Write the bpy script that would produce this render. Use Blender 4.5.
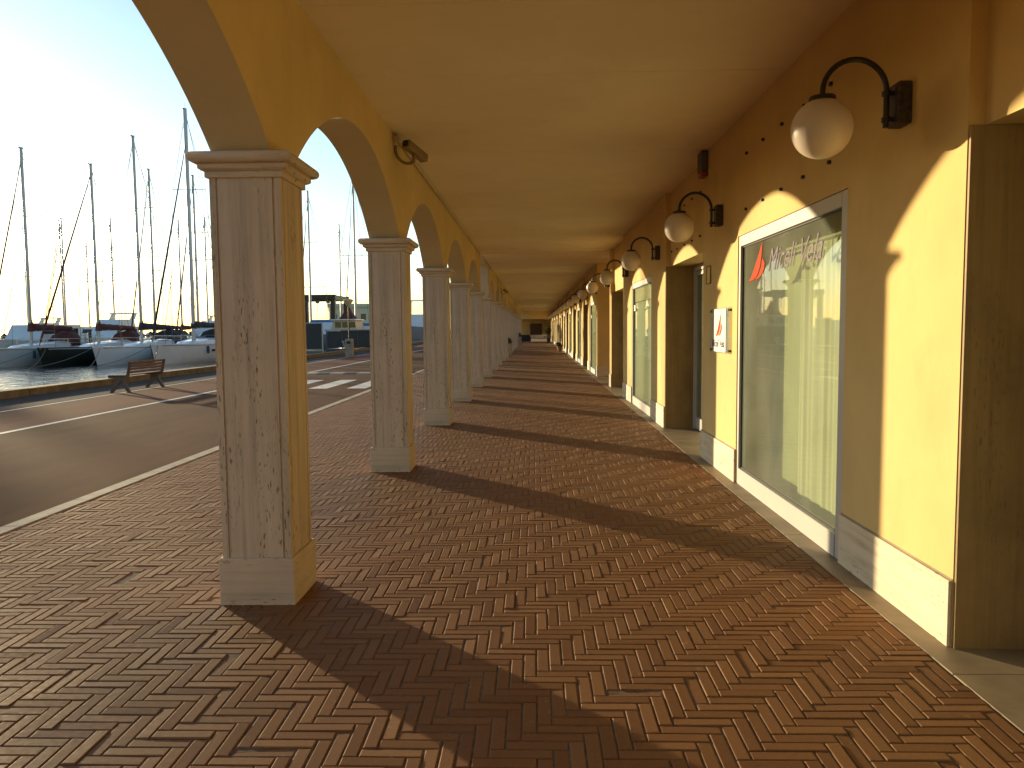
import bpy, math, random
import numpy as np
from mathutils import Vector, Matrix, noise

for o in list(bpy.data.objects):
    bpy.data.objects.remove(o, do_unlink=True)
sc = bpy.context.scene
COL = sc.collection
R = math.radians
rnd = random.Random(7)

# ------------------------------------------------------------------ camera
cam_d = bpy.data.cameras.new("camera")
cam_d.sensor_width = 36.0
cam_d.lens = 27.0
cam_d.clip_start = 0.05
cam_d.clip_end = 6000
cam = bpy.data.objects.new("camera", cam_d)
COL.objects.link(cam)
PIT, YAW, ROL = 0.0725, 0.0292, -0.0094
def cam_axis(x, y, z):
    x1 = math.cos(ROL) * x - math.sin(ROL) * z
    z1 = math.sin(ROL) * x + math.cos(ROL) * z
    y1 = y
    y2 = math.cos(PIT) * y1 + math.sin(PIT) * z1
    z2 = -math.sin(PIT) * y1 + math.cos(PIT) * z1
    return Vector((math.cos(YAW) * x1 - math.sin(YAW) * y2, math.sin(YAW) * x1 + math.cos(YAW) * y2, z2))
ax, ay, az = cam_axis(1, 0, 0), cam_axis(0, 0, 1), -cam_axis(0, 1, 0)
m = Matrix(((ax.x, ay.x, az.x, 0), (ax.y, ay.y, az.y, 0), (ax.z, ay.z, az.z, 1.6), (0, 0, 0, 1)))
cam.matrix_world = m
sc.camera = cam

# ------------------------------------------------------------------ light
SUN_EL, SUN_AZ = R(5.9), R(-44.4)
world = bpy.data.worlds.new("World")
sc.world = world
world.use_nodes = True
wn, wl = world.node_tree.nodes, world.node_tree.links
sky = wn.new('ShaderNodeTexSky')
sky.sky_type = 'NISHITA'
sky.sun_disc = False
sky.sun_elevation = SUN_EL
sky.sun_rotation = SUN_AZ % (2 * math.pi)
sky.air_density = 1.0
sky.dust_density = 0.3
sky.ozone_density = 2.2
bg = wn['Background']
bg.inputs[1].default_value = 0.15
# thin high cloud, part of the sky
tc = wn.new('ShaderNodeTexCoord')
mp = wn.new('ShaderNodeMapping'); mp.inputs['Scale'].default_value = (2.2, 2.2, 7.0); mp.inputs['Location'].default_value = (1.9, 0.7, 0.35)
wl.new(tc.outputs['Generated'], mp.inputs[0])
nz = wn.new('ShaderNodeTexNoise'); nz.inputs['Scale'].default_value = 1.6; nz.inputs['Detail'].default_value = 7; nz.inputs['Roughness'].default_value = 0.55
wl.new(mp.outputs[0], nz.inputs['Vector'])
cr = wn.new('ShaderNodeValToRGB')
cr.color_ramp.elements[0].position = 0.66; cr.color_ramp.elements[0].color = (0, 0, 0, 1)
cr.color_ramp.elements[1].position = 0.80; cr.color_ramp.elements[1].color = (0.3, 0.3, 0.3, 1)
wl.new(nz.outputs[0], cr.inputs[0])
mx = wn.new('ShaderNodeMixRGB'); mx.blend_type = 'MIX'
mx.inputs[2].default_value = (9.5, 9.5, 9.6, 1)
wl.new(cr.outputs[0], mx.inputs[0]); wl.new(sky.outputs[0], mx.inputs[1]); wl.new(mx.outputs[0], bg.inputs[0])

sun_d = bpy.data.lights.new("sun", 'SUN')
sun_d.energy = 3.9
sun_d.angle = R(0.7)
sun_d.color = (1.0, 0.80, 0.47)
sun = bpy.data.objects.new("sun", sun_d)
COL.objects.link(sun)
sd = Vector((math.sin(SUN_AZ) * math.cos(SUN_EL), math.cos(SUN_AZ) * math.cos(SUN_EL), math.sin(SUN_EL)))
sun.rotation_euler = (-sd).to_track_quat('-Z', 'Y').to_euler()
sun.location = sd * 60

vs = sc.view_settings
vs.view_transform = 'Standard'
vs.look = 'None'
vs.gamma = 1
vs.exposure = 1.22
sc.render.engine = 'CYCLES'
cy = sc.cycles
cy.max_bounces = 9
cy.diffuse_bounces = 8
cy.glossy_bounces = 4
cy.transparent_max_bounces = 12
cy.transmission_bounces = 4
cy.caustics_reflective = False
cy.caustics_refractive = False
cy.use_denoising = True
cy.sample_clamp_indirect = 8

# ------------------------------------------------------------------ materials
MATS = {}
class NT:
    def __init__(s, name):
        s.m = bpy.data.materials.new(name); s.m.use_nodes = True
        s.n = s.m.node_tree.nodes; s.l = s.m.node_tree.links
        s.b = s.n['Principled BSDF']; s.out = s.n['Material Output']
        s.tc = s.n.new('ShaderNodeTexCoord')
    def mapping(s, scale=(1, 1, 1), rot=(0, 0, 0), src='Object'):
        a = s.n.new('ShaderNodeMapping'); a.inputs['Scale'].default_value = scale; a.inputs['Rotation'].default_value = rot
        s.l.new(s.tc.outputs[src], a.inputs[0]); return a.outputs[0]
    def noise(s, vec, scale, detail=4, rough=0.55, dist=0):
        a = s.n.new('ShaderNodeTexNoise'); a.inputs['Scale'].default_value = scale
        a.inputs['Detail'].default_value = detail; a.inputs['Roughness'].default_value = rough; a.inputs['Distortion'].default_value = dist
        s.l.new(vec, a.inputs['Vector']); return a.outputs[0]
    def ramp(s, fac, stops):
        a = s.n.new('ShaderNodeValToRGB'); e = a.color_ramp.elements
        while len(e) < len(stops): e.new(0.5)
        for k, (p, c) in enumerate(stops):
            e[k].position = p; e[k].color = (c[0], c[1], c[2], 1) if not isinstance(c, (int, float)) else (c, c, c, 1)
        s.l.new(fac, a.inputs[0]); return a.outputs[0]
    def mix(s, fac, a, b, mode='MIX'):
        x = s.n.new('ShaderNodeMixRGB'); x.blend_type = mode
        for i, v in ((0, fac), (1, a), (2, b)):
            if isinstance(v, (int, float)): x.inputs[i].default_value = v
            elif isinstance(v, tuple): x.inputs[i].default_value = (v[0], v[1], v[2], 1)
            else: s.l.new(v, x.inputs[i])
        return x.outputs[0]
    def math(s, op, a, b=0.0):
        x = s.n.new('ShaderNodeMath'); x.operation = op
        for i, v in ((0, a), (1, b)):
            if isinstance(v, (int, float)): x.inputs[i].default_value = v
            else: s.l.new(v, x.inputs[i])
        return x.outputs[0]
    def bump(s, h, strength=0.3, dist=0.01, prev=None):
        x = s.n.new('ShaderNodeBump'); x.inputs['Strength'].default_value = strength; x.inputs['Distance'].default_value = dist
        s.l.new(h, x.inputs['Height'])
        if prev is not None: s.l.new(prev, x.inputs['Normal'])
        return x.outputs[0]
    def set(s, **k):
        for a, v in k.items():
            i = s.b.inputs[{'color': 'Base Color', 'rough': 'Roughness', 'normal': 'Normal', 'metal': 'Metallic', 'spec': 'Specular IOR Level', 'alpha': 'Alpha', 'coat': 'Coat Weight', 'trans': 'Transmission Weight'}[a]]
            if isinstance(v, (int, float)): i.default_value = v
            elif isinstance(v, tuple): i.default_value = (v[0], v[1], v[2], 1)
            else: s.l.new(v, i)
        return s.m

def plaster(name, c, var=0.12, grime=0.25):
    t = NT(name); o = t.mapping()
    big = t.noise(o, 0.9, 5, 0.6)
    c2 = tuple(x * (1 - var * 1.6) for x in c)
    col = t.mix(t.ramp(big, [(0.3, 0.0), (0.7, 1.0)]), c, c2)
    blot = t.noise(t.mapping((1, 1, 0.6)), 3.1, 6, 0.65)
    col = t.mix(t.ramp(blot, [(0.55, 0.0), (0.75, grime)]), col, tuple(x * 0.62 for x in c))
    fine = t.noise(o, 180, 3, 0.6); mid = t.noise(o, 11, 4, 0.6)
    nb = t.bump(mid, 0.25, 0.006); nb = t.bump(fine, 0.22, 0.002, nb)
    return t.set(color=col, rough=0.85, normal=nb, spec=0.25)

def travertine(name, c, axis='z', dark=1.0, pit=0.85, low=0.66):
    t = NT(name)
    sc_ = {'z': (26, 26, 1.1), 'h': (1.6, 1.6, 22), 'x': (1.5, 9, 9)}[axis]
    v = t.mapping(sc_)
    band = t.noise(v, 1.0, 6, 0.62)
    lo = tuple(x * low for x in c)
    col = t.ramp(band, [(0.3, lo), (0.5, c), (0.72, tuple(min(1, x * 1.12) for x in c))])
    blot = t.noise(t.mapping(), 2.3, 5, 0.6)
    col = t.mix(t.ramp(blot, [(0.45, 0.0), (0.8, 0.35 * dark)]), col, tuple(x * 0.5 for x in c))
    pv = t.mapping({'z': (100, 100, 20), 'h': (20, 20, 85), 'x': (20, 80, 80)}[axis])
    pits = t.noise(pv, 1.0, 3, 0.5)
    zone = t.noise(t.mapping({'z': (7, 7, 1.2), 'h': (1.6, 1.6, 8), 'x': (2, 7, 7)}[axis]), 1.0, 3, 0.5)
    pf = t.math('MULTIPLY', t.ramp(pits, [(0.345, 1.0), (0.39, 0.0)]), t.ramp(zone, [(0.47, 0.0), (0.62, 1.0)]))
    col = t.mix(t.math('MULTIPLY', pf, pit), col, tuple(x * 0.22 for x in c))
    h = t.math('SUBTRACT', t.math('MULTIPLY', band, 0.25), pf)
    return t.set(color=col, rough=0.6, normal=t.bump(h, 0.5, 0.004), spec=0.35)

def simple(name, c, rough=0.6, metal=0.0, var=0.15, scale=6, bump=0.15, spec=0.4, coat=0.0, bs=60):
    t = NT(name); o = t.mapping()
    n1 = t.noise(o, scale, 5, 0.6)
    col = t.mix(t.ramp(n1, [(0.35, 0.0), (0.7, 1.0)]), c, tuple(x * (1 - var * 2) for x in c))
    nb = t.bump(t.noise(o, bs, 3, 0.6), bump, 0.002)
    return t.set(color=col, rough=rough, metal=metal, normal=nb, spec=spec, coat=coat)

YEL = (0.70, 0.505, 0.215)
MATS['plaster'] = plaster('yellow_plaster', YEL)
MATS['plaster_facade'] = plaster('ochre_plaster', (0.68, 0.47, 0.15))
MATS['soffit'] = plaster('arch_soffit_plaster', (0.60, 0.49, 0.31), 0.1, 0.2)
MATS['ceiling'] = plaster('ceiling_plaster', (0.80, 0.68, 0.47), 0.06, 0.16)
MATS['trav'] = travertine('travertine_shaft', (0.57, 0.45, 0.335), 'z', 0.8, 0.9, 0.72)
MATS['trav_h'] = travertine('travertine_block', (0.58, 0.46, 0.34), 'h', 0.8, 0.8, 0.78)
MATS['trav_wall'] = travertine('travertine_skirting', (0.62, 0.52, 0.37), 'h', 0.6, 0.5, 0.70)
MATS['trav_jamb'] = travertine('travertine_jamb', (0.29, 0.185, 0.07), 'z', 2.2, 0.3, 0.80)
MATS['stone_floor'] = simple('smooth_stone_floor', (0.31, 0.235, 0.15), 0.55, var=0.2, scale=3)
MATS['kerb'] = simple('pale_kerb_stone', (0.40, 0.35, 0.27), 0.75, var=0.22, scale=5)
MATS['quay_stone'] = simple('quay_edge_stone', (0.20, 0.145, 0.075), 0.85, var=0.25, scale=3, bump=0.5)
MATS['alu'] = simple('pale_grey_aluminium', (0.44, 0.42, 0.39), 0.45, 0.0, 0.04, 2, 0.03)
MATS['steel'] = simple('steel', (0.45, 0.44, 0.42), 0.3, 0.9, 0.05, 2, 0.02)
MATS['dark_iron'] = simple('dark_painted_iron', (0.028, 0.022, 0.02), 0.4, 0.0, 0.2, 8, 0.1)
MATS['box_stone'] = simple('mottled_dark_box', (0.085, 0.062, 0.04), 0.7, 0, 0.35, 45, 0.4)
MATS['cream'] = simple('cream_plastic', (0.55, 0.47, 0.30), 0.5, 0, 0.1)
MATS['bronze'] = simple('brown_metal', (0.27, 0.19, 0.085), 0.5, 0.2, 0.15, 10)
MATS['fender'] = simple('navy_fender', (0.04, 0.06, 0.12), 0.6)
MATS['red'] = simple('red_vinyl', (0.50, 0.055, 0.015), 0.8, 0, 0.03, spec=0.1)
MATS['red_dark'] = simple('dark_red_plastic', (0.30, 0.05, 0.02), 0.4)
MATS['lilac'] = simple('grey_lilac_vinyl', (0.24, 0.20, 0.25), 0.8, 0, 0.03, spec=0.1)
MATS['blue_ink'] = simple('blue_ink', (0.05, 0.05, 0.20), 0.8, 0, 0.03, spec=0.1)
MATS['wood'] = simple('weathered_bench_wood', (0.16, 0.085, 0.045), 0.6, 0, 0.25, 14, 0.3)
MATS['cast'] = simple('grey_cast_iron', (0.11, 0.09, 0.08), 0.6, 0, 0.15)
MATS['concrete'] = simple('concrete', (0.33, 0.29, 0.24), 0.85, 0, 0.2, 5, 0.4)
MATS['black'] = simple('black_rubber', (0.02, 0.02, 0.022), 0.7)
MATS['white_gel'] = simple('white_gelcoat', (0.70, 0.72, 0.72), 0.25, 0, 0.05, 1.2, 0.02, 0.5, 0.3)
MATS['cream_gel'] = simple('grey_white_gelcoat', (0.55, 0.57, 0.56), 0.3, 0, 0.06, 1.2, 0.02, 0.5, 0.3)
MATS['dark_gel'] = simple('dark_green_gelcoat', (0.022, 0.026, 0.018), 0.3, 0, 0.2, 1.2, 0.02, 0.5, 0.2)
MATS['blue_gel'] = simple('blue_grey_gelcoat', (0.20, 0.27, 0.36), 0.3, 0, 0.08, 1.2, 0.02)
MATS['teak'] = simple('grey_teak', (0.30, 0.24, 0.17), 0.7, 0, 0.2, 8, 0.2)
MATS['sail_red'] = simple('maroon_canvas', (0.13, 0.035, 0.025), 0.85, 0, 0.25, 3, 0.3)
MATS['sail_dark'] = simple('dark_canvas', (0.045, 0.04, 0.045), 0.85, 0, 0.25, 3, 0.3)
MATS['sail_blue'] = simple('blue_tarpaulin', (0.07, 0.20, 0.44), 0.6, 0, 0.15, 3, 0.3)
MATS['sail_white'] = simple('white_canvas', (0.62, 0.60, 0.56), 0.85, 0, 0.1, 3, 0.3)
MATS['mast'] = simple('anodised_mast', (0.42, 0.42, 0.43), 0.4, 0.5, 0.08, 1, 0.02)
MATS['rig'] = simple('rigging_wire', (0.16, 0.14, 0.13), 0.5, 0.3, 0.05)
MATS['dark_glass'] = simple('dark_window', (0.015, 0.018, 0.022), 0.08, 0, 0.1, 2, 0.0, 0.6)
MATS['smoked'] = simple('smoked_panel', (0.028, 0.033, 0.04), 0.45)
MATS['terracotta'] = simple('terracotta', (0.42, 0.19, 0.07), 0.8, 0, 0.15)
MATS['leaf'] = simple('shrub_leaves', (0.05, 0.07, 0.025), 0.6, 0, 0.4, 20, 0.1)
MATS['room'] = simple('shop_interior', (0.22, 0.21, 0.15), 0.8, 0, 0.15, 1)
MATS['blind'] = simple('pale_green_blind', (0.36, 0.39, 0.26), 0.8, 0, 0.08, 1.5, 0.05)
MATS['frost'] = simple('frosted_green_film', (0.40, 0.45, 0.33), 0.5, 0, 0.08, 1.2, 0.05)
MATS['curtain'] = simple('pale_curtain', (0.55, 0.55, 0.44), 0.9, 0, 0.05, 2)
MATS['white_panel'] = simple('white_panel', (0.74, 0.70, 0.58), 0.6, 0, 0.04)
MATS['far_wall'] = simple('far_harbour_wall', (0.75, 0.62, 0.42), 0.9, 0, 0.1, 0.05)
MATS['far_roof'] = simple('far_harbour_roof', (0.30, 0.17, 0.10), 0.9)
MATS['rock'] = simple('breakwater_rock', (0.10, 0.08, 0.065), 0.95, 0, 0.4, 0.4, 0.5)

def mk_globe():
    t = NT('opal_glass')
    n1 = t.noise(t.mapping(), 3, 3)
    col = t.mix(n1, (0.58, 0.49, 0.40), (0.62, 0.53, 0.44))
    t.set(color=col, rough=0.38, spec=0.4)
    t.b.inputs['Subsurface Weight'].default_value = 0.25
    t.b.inputs['Subsurface Radius'].default_value = (0.05, 0.04, 0.03)
    return t.m
MATS['opal'] = mk_globe()

def mk_glass(name, tint, ior=1.5, dust=0.0):
    t = NT(name)
    tr = t.n.new('ShaderNodeBsdfTransparent'); tr.inputs[0].default_value = (*tint, 1)
    gl = t.n.new('ShaderNodeBsdfGlossy'); gl.inputs['Roughness'].default_value = 0.02
    gl.inputs[0].default_value = (0.95, 0.97, 0.95, 1)
    fr = t.n.new('ShaderNodeFresnel'); fr.inputs['IOR'].default_value = ior
    nb = t.bump(t.noise(t.mapping(), 1.3, 2), 0.03, 0.02)
    t.l.new(nb, gl.inputs['Normal'])
    ms = t.n.new('ShaderNodeMixShader')
    gg = t.n.new('ShaderNodeNewGeometry')
    fac = t.math('MULTIPLY', fr.outputs[0], t.math('SUBTRACT', 1.0, gg.outputs['Backfacing']))
    df = t.n.new('ShaderNodeBsdfDiffuse'); df.inputs[0].default_value = (0.60, 0.65, 0.58, 1)
    md = t.n.new('ShaderNodeMixShader')
    dn = t.ramp(t.noise(t.mapping((1, 1, 0.5)), 1.6, 5, 0.6), [(0.3, dust * 0.6), (0.75, dust * 1.4)])
    t.l.new(dn, md.inputs[0]); t.l.new(tr.outputs[0], md.inputs[1]); t.l.new(df.outputs[0], md.inputs[2])
    t.l.new(fac, ms.inputs[0]); t.l.new(md.outputs[0], ms.inputs[1]); t.l.new(gl.outputs[0], ms.inputs[2])
    t.l.new(ms.outputs[0], t.out.inputs[0])
    return t.m
MATS['glass'] = mk_glass('shop_glass', (0.86, 0.89, 0.80), 1.5, 0.13)
MATS['plexi'] = mk_glass('plexiglass', (0.93, 0.93, 0.9), 1.3, 0.25)

def mk_brick():
    t = NT('clay_paver')
    g = t.n.new('ShaderNodeNewGeometry')
    o = t.mapping()
    per = t.ramp(g.outputs['Random Per Island'], [(0.0, (0.19, 0.086, 0.034)), (0.25, (0.22, 0.104, 0.039)), (0.55, (0.24, 0.117, 0.043)), (0.8, (0.22, 0.101, 0.040)), (1.0, (0.27, 0.137, 0.052))])
    fine = t.noise(o, 90, 5, 0.7)
    col = t.mix(t.ramp(fine, [(0.3, 0.0), (0.75, 0.5)]), per, (0.115, 0.058, 0.036))
    dust = t.noise(o, 0.7, 5, 0.6)
    col = t.mix(t.ramp(dust, [(0.45, 0.0), (0.8, 0.3)]), col, (0.26, 0.16, 0.08))
    st = t.noise(t.mapping((1, 0.7, 1)), 1.9, 6, 0.7)
    col = t.mix(t.ramp(st, [(0.52, 0.0), (0.7, 0.30)]), col, (0.13, 0.062, 0.033))
    sp = t.noise(o, 14, 3, 0.6)
    col = t.mix(t.ramp(sp, [(0.66, 0.0), (0.72, 0.5)]), col, (0.30, 0.20, 0.12))
    rough = t.ramp(t.noise(o, 35, 4), [(0.3, 0.62), (0.7, 0.78)])
    nb = t.bump(t.noise(o, 30, 4, 0.6), 0.18, 0.003); nb = t.bump(t.noise(o, 320, 2, 0.7), 0.25, 0.001, nb)
    return t.set(color=col, rough=rough, normal=nb, spec=0.13)
MATS['brick'] = mk_brick()
MATS['mortar'] = simple('dusty_mortar', (0.16, 0.105, 0.065), 0.95, 0, 0.3, 20, 0.3)

def mk_asphalt(name, c, c2):
    t = NT(name); o = t.mapping()
    a = t.noise(o, 240, 3, 0.8); b = t.noise(t.mapping((1, 0.25, 1)), 1.0, 5, 0.6)
    col = t.mix(t.ramp(b, [(0.42, 0.0), (0.58, 1.0)]), c, c2)
    col = t.mix(t.ramp(a, [(0.35, 0.45), (0.6, 0.0)]), col, tuple(x * 0.5 for x in c))
    nb = t.bump(a, 0.5, 0.004)
    return t.set(color=col, rough=0.95, normal=nb, spec=0.02)
MATS['asphalt'] = mk_asphalt('road_asphalt', (0.14, 0.080, 0.055), (0.105, 0.064, 0.047))
MATS['path_red'] = mk_asphalt('reddish_path', (0.20, 0.10, 0.072), (0.16, 0.084, 0.064))
MATS['quay_pave'] = mk_asphalt('quay_paving', (0.105, 0.085, 0.075), (0.08, 0.068, 0.062))
MATS['paint'] = simple('worn_road_paint', (0.72, 0.69, 0.63), 0.65, 0, 0.18, 9, 0.2)

def mk_water():
    t = NT('harbour_water'); o = t.mapping((1.0, 0.6, 1))
    nb = t.bump(t.noise(o, 1.4, 4, 0.6, 0.3), 0.6, 0.2)
    nb = t.bump(t.noise(o, 9, 3, 0.6), 0.25, 0.02, nb)
    t.set(color=(0.016, 0.022, 0.024), rough=0.06, normal=nb, spec=0.5)
    return t.m
MATS['water'] = mk_water()
M = MATS

# ------------------------------------------------------------------ mesh helper
class MB:
    def __init__(s): s.v = []; s.f = []; s.mi = []; s.mats = []; s.cur = 0
    def mat(s, name):
        if name not in s.mats: s.mats.append(name)
        s.cur = s.mats.index(name); return s
    def add(s, vs, fs):
        b = len(s.v); s.v += [tuple(p) for p in vs]
        for f in fs: s.f.append(tuple(b + i for i in f)); s.mi.append(s.cur)
        return s
    def box(s, x0, x1, y0, y1, z0, z1):
        if x0 > x1: x0, x1 = x1, x0
        if y0 > y1: y0, y1 = y1, y0
        if z0 > z1: z0, z1 = z1, z0
        return s.add([(x0, y0, z0), (x1, y0, z0), (x1, y1, z0), (x0, y1, z0), (x0, y0, z1), (x1, y0, z1), (x1, y1, z1), (x0, y1, z1)],
                     [(0, 3, 2, 1), (4, 5, 6, 7), (0, 1, 5, 4), (1, 2, 6, 5), (2, 3, 7, 6), (3, 0, 4, 7)])
    def rbox(s, x0, x1, y0, y1, z0, z1, c=0.01):
        vs = []
        for z, i in ((z0, c), (z0 + c, 0), (z1 - c, 0), (z1, c)):
            vs += [(x0 + i, y0 + c, z), (x0 + c, y0 + i, z), (x1 - c, y0 + i, z), (x1 - i, y0 + c, z), (x1 - i, y1 - c, z), (x1 - c, y1 - i, z), (x0 + c, y1 - i, z), (x0 + i, y1 - c, z)]
        fs = [tuple(reversed(range(8))), tuple(range(24, 32))]
        for r in range(3):
            for k in range(8):
                a, b = r * 8 + k, r * 8 + (k + 1) % 8
                fs.append((a, b, b + 8, a + 8))
        return s.add(vs, fs)
    def tube(s, pts, r, n=8, caps=True):
        pts = [Vector(p) for p in pts]; rs = r if isinstance(r, (list, tuple)) else [r] * len(pts)
        b = len(s.v); up = None
        for i, p in enumerate(pts):
            d = (pts[min(i + 1, len(pts) - 1)] - pts[max(i - 1, 0)]).normalized()
            if up is None: up = Vector((0, 0, 1)) if abs(d.z) < 0.9 else Vector((1, 0, 0))
            u = d.cross(up).normalized(); w = u.cross(d).normalized(); up = w
            for k in range(n):
                a = 2 * math.pi * k / n
                q = p + (u * math.cos(a) + w * math.sin(a)) * rs[i]; s.v.append(tuple(q))
        for i in range(len(pts) - 1):
            for k in range(n):
                k2 = (k + 1) % n
                s.f.append((b + i * n + k, b + i * n + k2, b + (i + 1) * n + k2, b + (i + 1) * n + k)); s.mi.append(s.cur)
        if caps:
            s.f.append(tuple(b + k for k in reversed(range(n)))); s.mi.append(s.cur)
            e = b + (len(pts) - 1) * n
            s.f.append(tuple(e + k for k in range(n))); s.mi.append(s.cur)
        return s
    def lathe(s, prof, cx=0, cy=0, n=24, sq=False):
        b = len(s.v)
        for r, z in prof:
            for k in range(n):
                a = 2 * math.pi * (k + (0.5 if sq else 0)) / n
                rr = r * (math.sqrt(2) if sq else 1)
                s.v.append((cx + rr * math.cos(a), cy + rr * math.sin(a), z))
        for i in range(len(prof) - 1):
            for k in range(n):
                k2 = (k + 1) % n
                s.f.append((b + i * n + k, b + i * n + k2, b + (i + 1) * n + k2, b + (i + 1) * n + k)); s.mi.append(s.cur)
        if prof[0][0] > 1e-4: s.f.append(tuple(b + k for k in reversed(range(n)))); s.mi.append(s.cur)
        if prof[-1][0] > 1e-4: s.f.append(tuple(b + (len(prof) - 1) * n + k for k in range(n))); s.mi.append(s.cur)
        return s
    def prism(s, poly, d0, d1, axis='x'):
        f = {'x': lambda d, a, b: (d, a, b), 'y': lambda d, a, b: (a, d, b), 'z': lambda d, a, b: (a, b, d)}[axis]
        n = len(poly)
        vs = [f(d0, a, b) for a, b in poly] + [f(d1, a, b) for a, b in poly]
        return s.add(vs, [tuple(range(n)), tuple(reversed(range(n, 2 * n)))] + [(k, n + k, n + (k + 1) % n, (k + 1) % n) for k in range(n)])
    def build(s, name, mat=None, parent=None, smooth=False, loc=None, bevel=0):
        me = bpy.data.meshes.new(name); me.from_pydata(s.v, [], s.f)
        if s.mats:
            for mm in s.mats: me.materials.append(M[mm])
            me.polygons.foreach_set('material_index', s.mi)
        elif mat: me.materials.append(M[mat])
        import bmesh
        bm = bmesh.new(); bm.from_mesh(me); bmesh.ops.recalc_face_normals(bm, faces=bm.faces); bm.to_mesh(me); bm.free()
        if smooth:
            me.polygons.foreach_set('use_smooth', [True] * len(me.polygons))
        me.update()
        o = bpy.data.objects.new(name, me); COL.objects.link(o)
        if parent: o.parent = parent
        if loc: o.location = loc
        if smooth == 'auto':
            md = o.modifiers.new('es', 'EDGE_SPLIT'); md.split_angle = R(35)
        if bevel:
            md = o.modifiers.new('bev', 'BEVEL'); md.width = bevel; md.segments = 2; md.limit_method = 'ANGLE'
        return o

def tag(o, label=None, cat=None, group=None, kind=None):
    if label: o['label'] = label
    if cat: o['category'] = cat
    if group: o['group'] = group
    if kind: o['kind'] = kind
    return o
def thing(name, label, cat, loc=(0, 0, 0), rz=0, group=None):
    o = bpy.data.objects.new(name, None); COL.objects.link(o); o.location = loc; o.rotation_euler = (0, 0, rz)
    o.empty_display_size = 0.2
    return tag(o, label, cat, group)
def copy_tree(o, parent=None):
    c = o.copy(); COL.objects.link(c)
    if parent: c.parent = parent
    for ch in [x for x in bpy.data.objects if x.parent == o]: copy_tree(ch, c)
    return c
def struct(name, mb, mat): return tag(mb.build(name, mat), kind='structure')
def word_mesh(name, text, size, mat, parent, origin, shear=0.25, wx=1.0, face=-1, ext=0.0015, bold=0.0):
    """lettering standing on a wall that faces -x; reads from +y towards -y"""
    cu = bpy.data.curves.new(name, 'FONT'); cu.body = text; cu.size = size; cu.extrude = ext; cu.shear = shear; cu.offset = bold
    tmp = bpy.data.objects.new('tmp', cu); COL.objects.link(tmp)
    bpy.context.view_layer.update()
    me = bpy.data.meshes.new_from_object(tmp.evaluated_get(bpy.context.evaluated_depsgraph_get()))
    bpy.data.objects.remove(tmp)
    ox, oy, oz = origin
    for v in me.vertices:
        x, y, z = v.co
        v.co = (ox - z, oy - x * wx, oz + y)
    me.materials.clear(); me.materials.append(M[mat])
    o = bpy.data.objects.new(name, me); COL.objects.link(o); o.parent = parent
    return o

# ------------------------------------------------------------------ dimensions
XI, XO = -1.47, -1.81          # arch wall inner / outer faces
CXL, CXR = -1.849, -1.405      # plinth
Y1, L = 4.343, 4.158
PW = 0.444
ZS = 2.60                      # springing
ZC = 3.66                      # ceiling
XW = 2.055                     # plaster face of shop wall
YEND = 92.6
KS = range(-4, 21)
XK = -13.3                     # quay edge
ZW = -0.6

# ------------------------------------------------------------------ ground
g = MB(); g.add([(XK + 0.3, -80, -0.02), (400, -80, -0.02), (400, 420, -0.02), (XK + 0.3, 420, -0.02)], [(0, 1, 2, 3)])
struct('ground', g, 'quay_pave')
g = MB(); g.add([(-3000, -900, ZW), (XK + 0.2, -900, ZW), (XK + 0.2, 4500, ZW), (-3000, 4500, ZW)], [(0, 1, 2, 3)])
struct('water', g, 'water')
g = MB(); g.box(XK + 0.02, XK + 0.4, -80, 420, -3, -0.03)
struct('quay_wall', g, 'quay_stone')
g = MB()
y = -60.0
while y < 240:
    g.rbox(XK - 0.02, XK + 0.42, y, y + 2.38, -0.12, 0.19 + rnd.uniform(-0.006, 0.006), 0.015); y += 2.4
struct('quay_kerb', g, 'quay_stone')
g = MB(); g.add([(-8.5, -80, 0), (-4.41, -80, 0), (-4.41, 420, 0), (-8.5, 420, 0)], [(0, 1, 2, 3)]); struct('road', g, 'asphalt')
g = MB(); g.add([(-10.8, -80, 0.0), (-8.5, -80, 0.0), (-8.5, 420, 0.0), (-10.8, 420, 0.0)], [(0, 1, 2, 3)]); struct('red_path', g, 'path_red')
g = MB(); g.add([(XK + 0.42, -80, -0.004), (-10.8, -80, -0.004), (-10.8, 420, -0.004), (XK + 0.42, 420, -0.004)], [(0, 1, 2, 3)]); struct('quay_pavement', g, 'quay_pave')
g = MB()
for x0, x1 in ((-8.58, -8.45), (-10.88, -10.80)):
    g.add([(x0, -80, 0.004), (x1, -80, 0.004), (x1, 420, 0.004), (x0, 420, 0.004)], [(0, 1, 2, 3)])
struct('road_edge_lines', g, 'paint')
g = MB()
for k in range(-3, 4):
    x0 = -5.66 + k * 1.06
    if x0 - 0.52 < -8.4 or x0 > -4.42: continue
    g.add([(x0 - 0.52, 20.75, 0.004), (x0, 20.75, 0.004), (x0, 24.35, 0.004), (x0 - 0.52, 24.35, 0.004)], [(0, 1, 2, 3)])
struct('zebra_crossing', g, 'paint')
g = MB()
y = -80.0
while y < 330:
    g.rbox(-4.41, -4.255, y, y + 0.985, -0.1, 0.006, 0.004); y += 0.99
struct('kerb_strip', g, 'kerb')
# speed hump
sh = thing('speed_hump', 'low black and pale striped speed hump across the road behind the zebra crossing', 'speed hump', (-6.43, 28.0, 0))
for k in range(8):
    x0 = -1.96 + k * 0.49
    q = MB(); prof = [(-0.55, 0.0), (-0.4, 0.025), (-0.15, 0.04), (0.15, 0.04), (0.4, 0.025), (0.55, 0.0)]
    q.prism(prof, x0 + 0.003, x0 + 0.487, 'x')
    q.build('hump_block', 'black' if k % 2 else 'concrete', sh)

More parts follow.
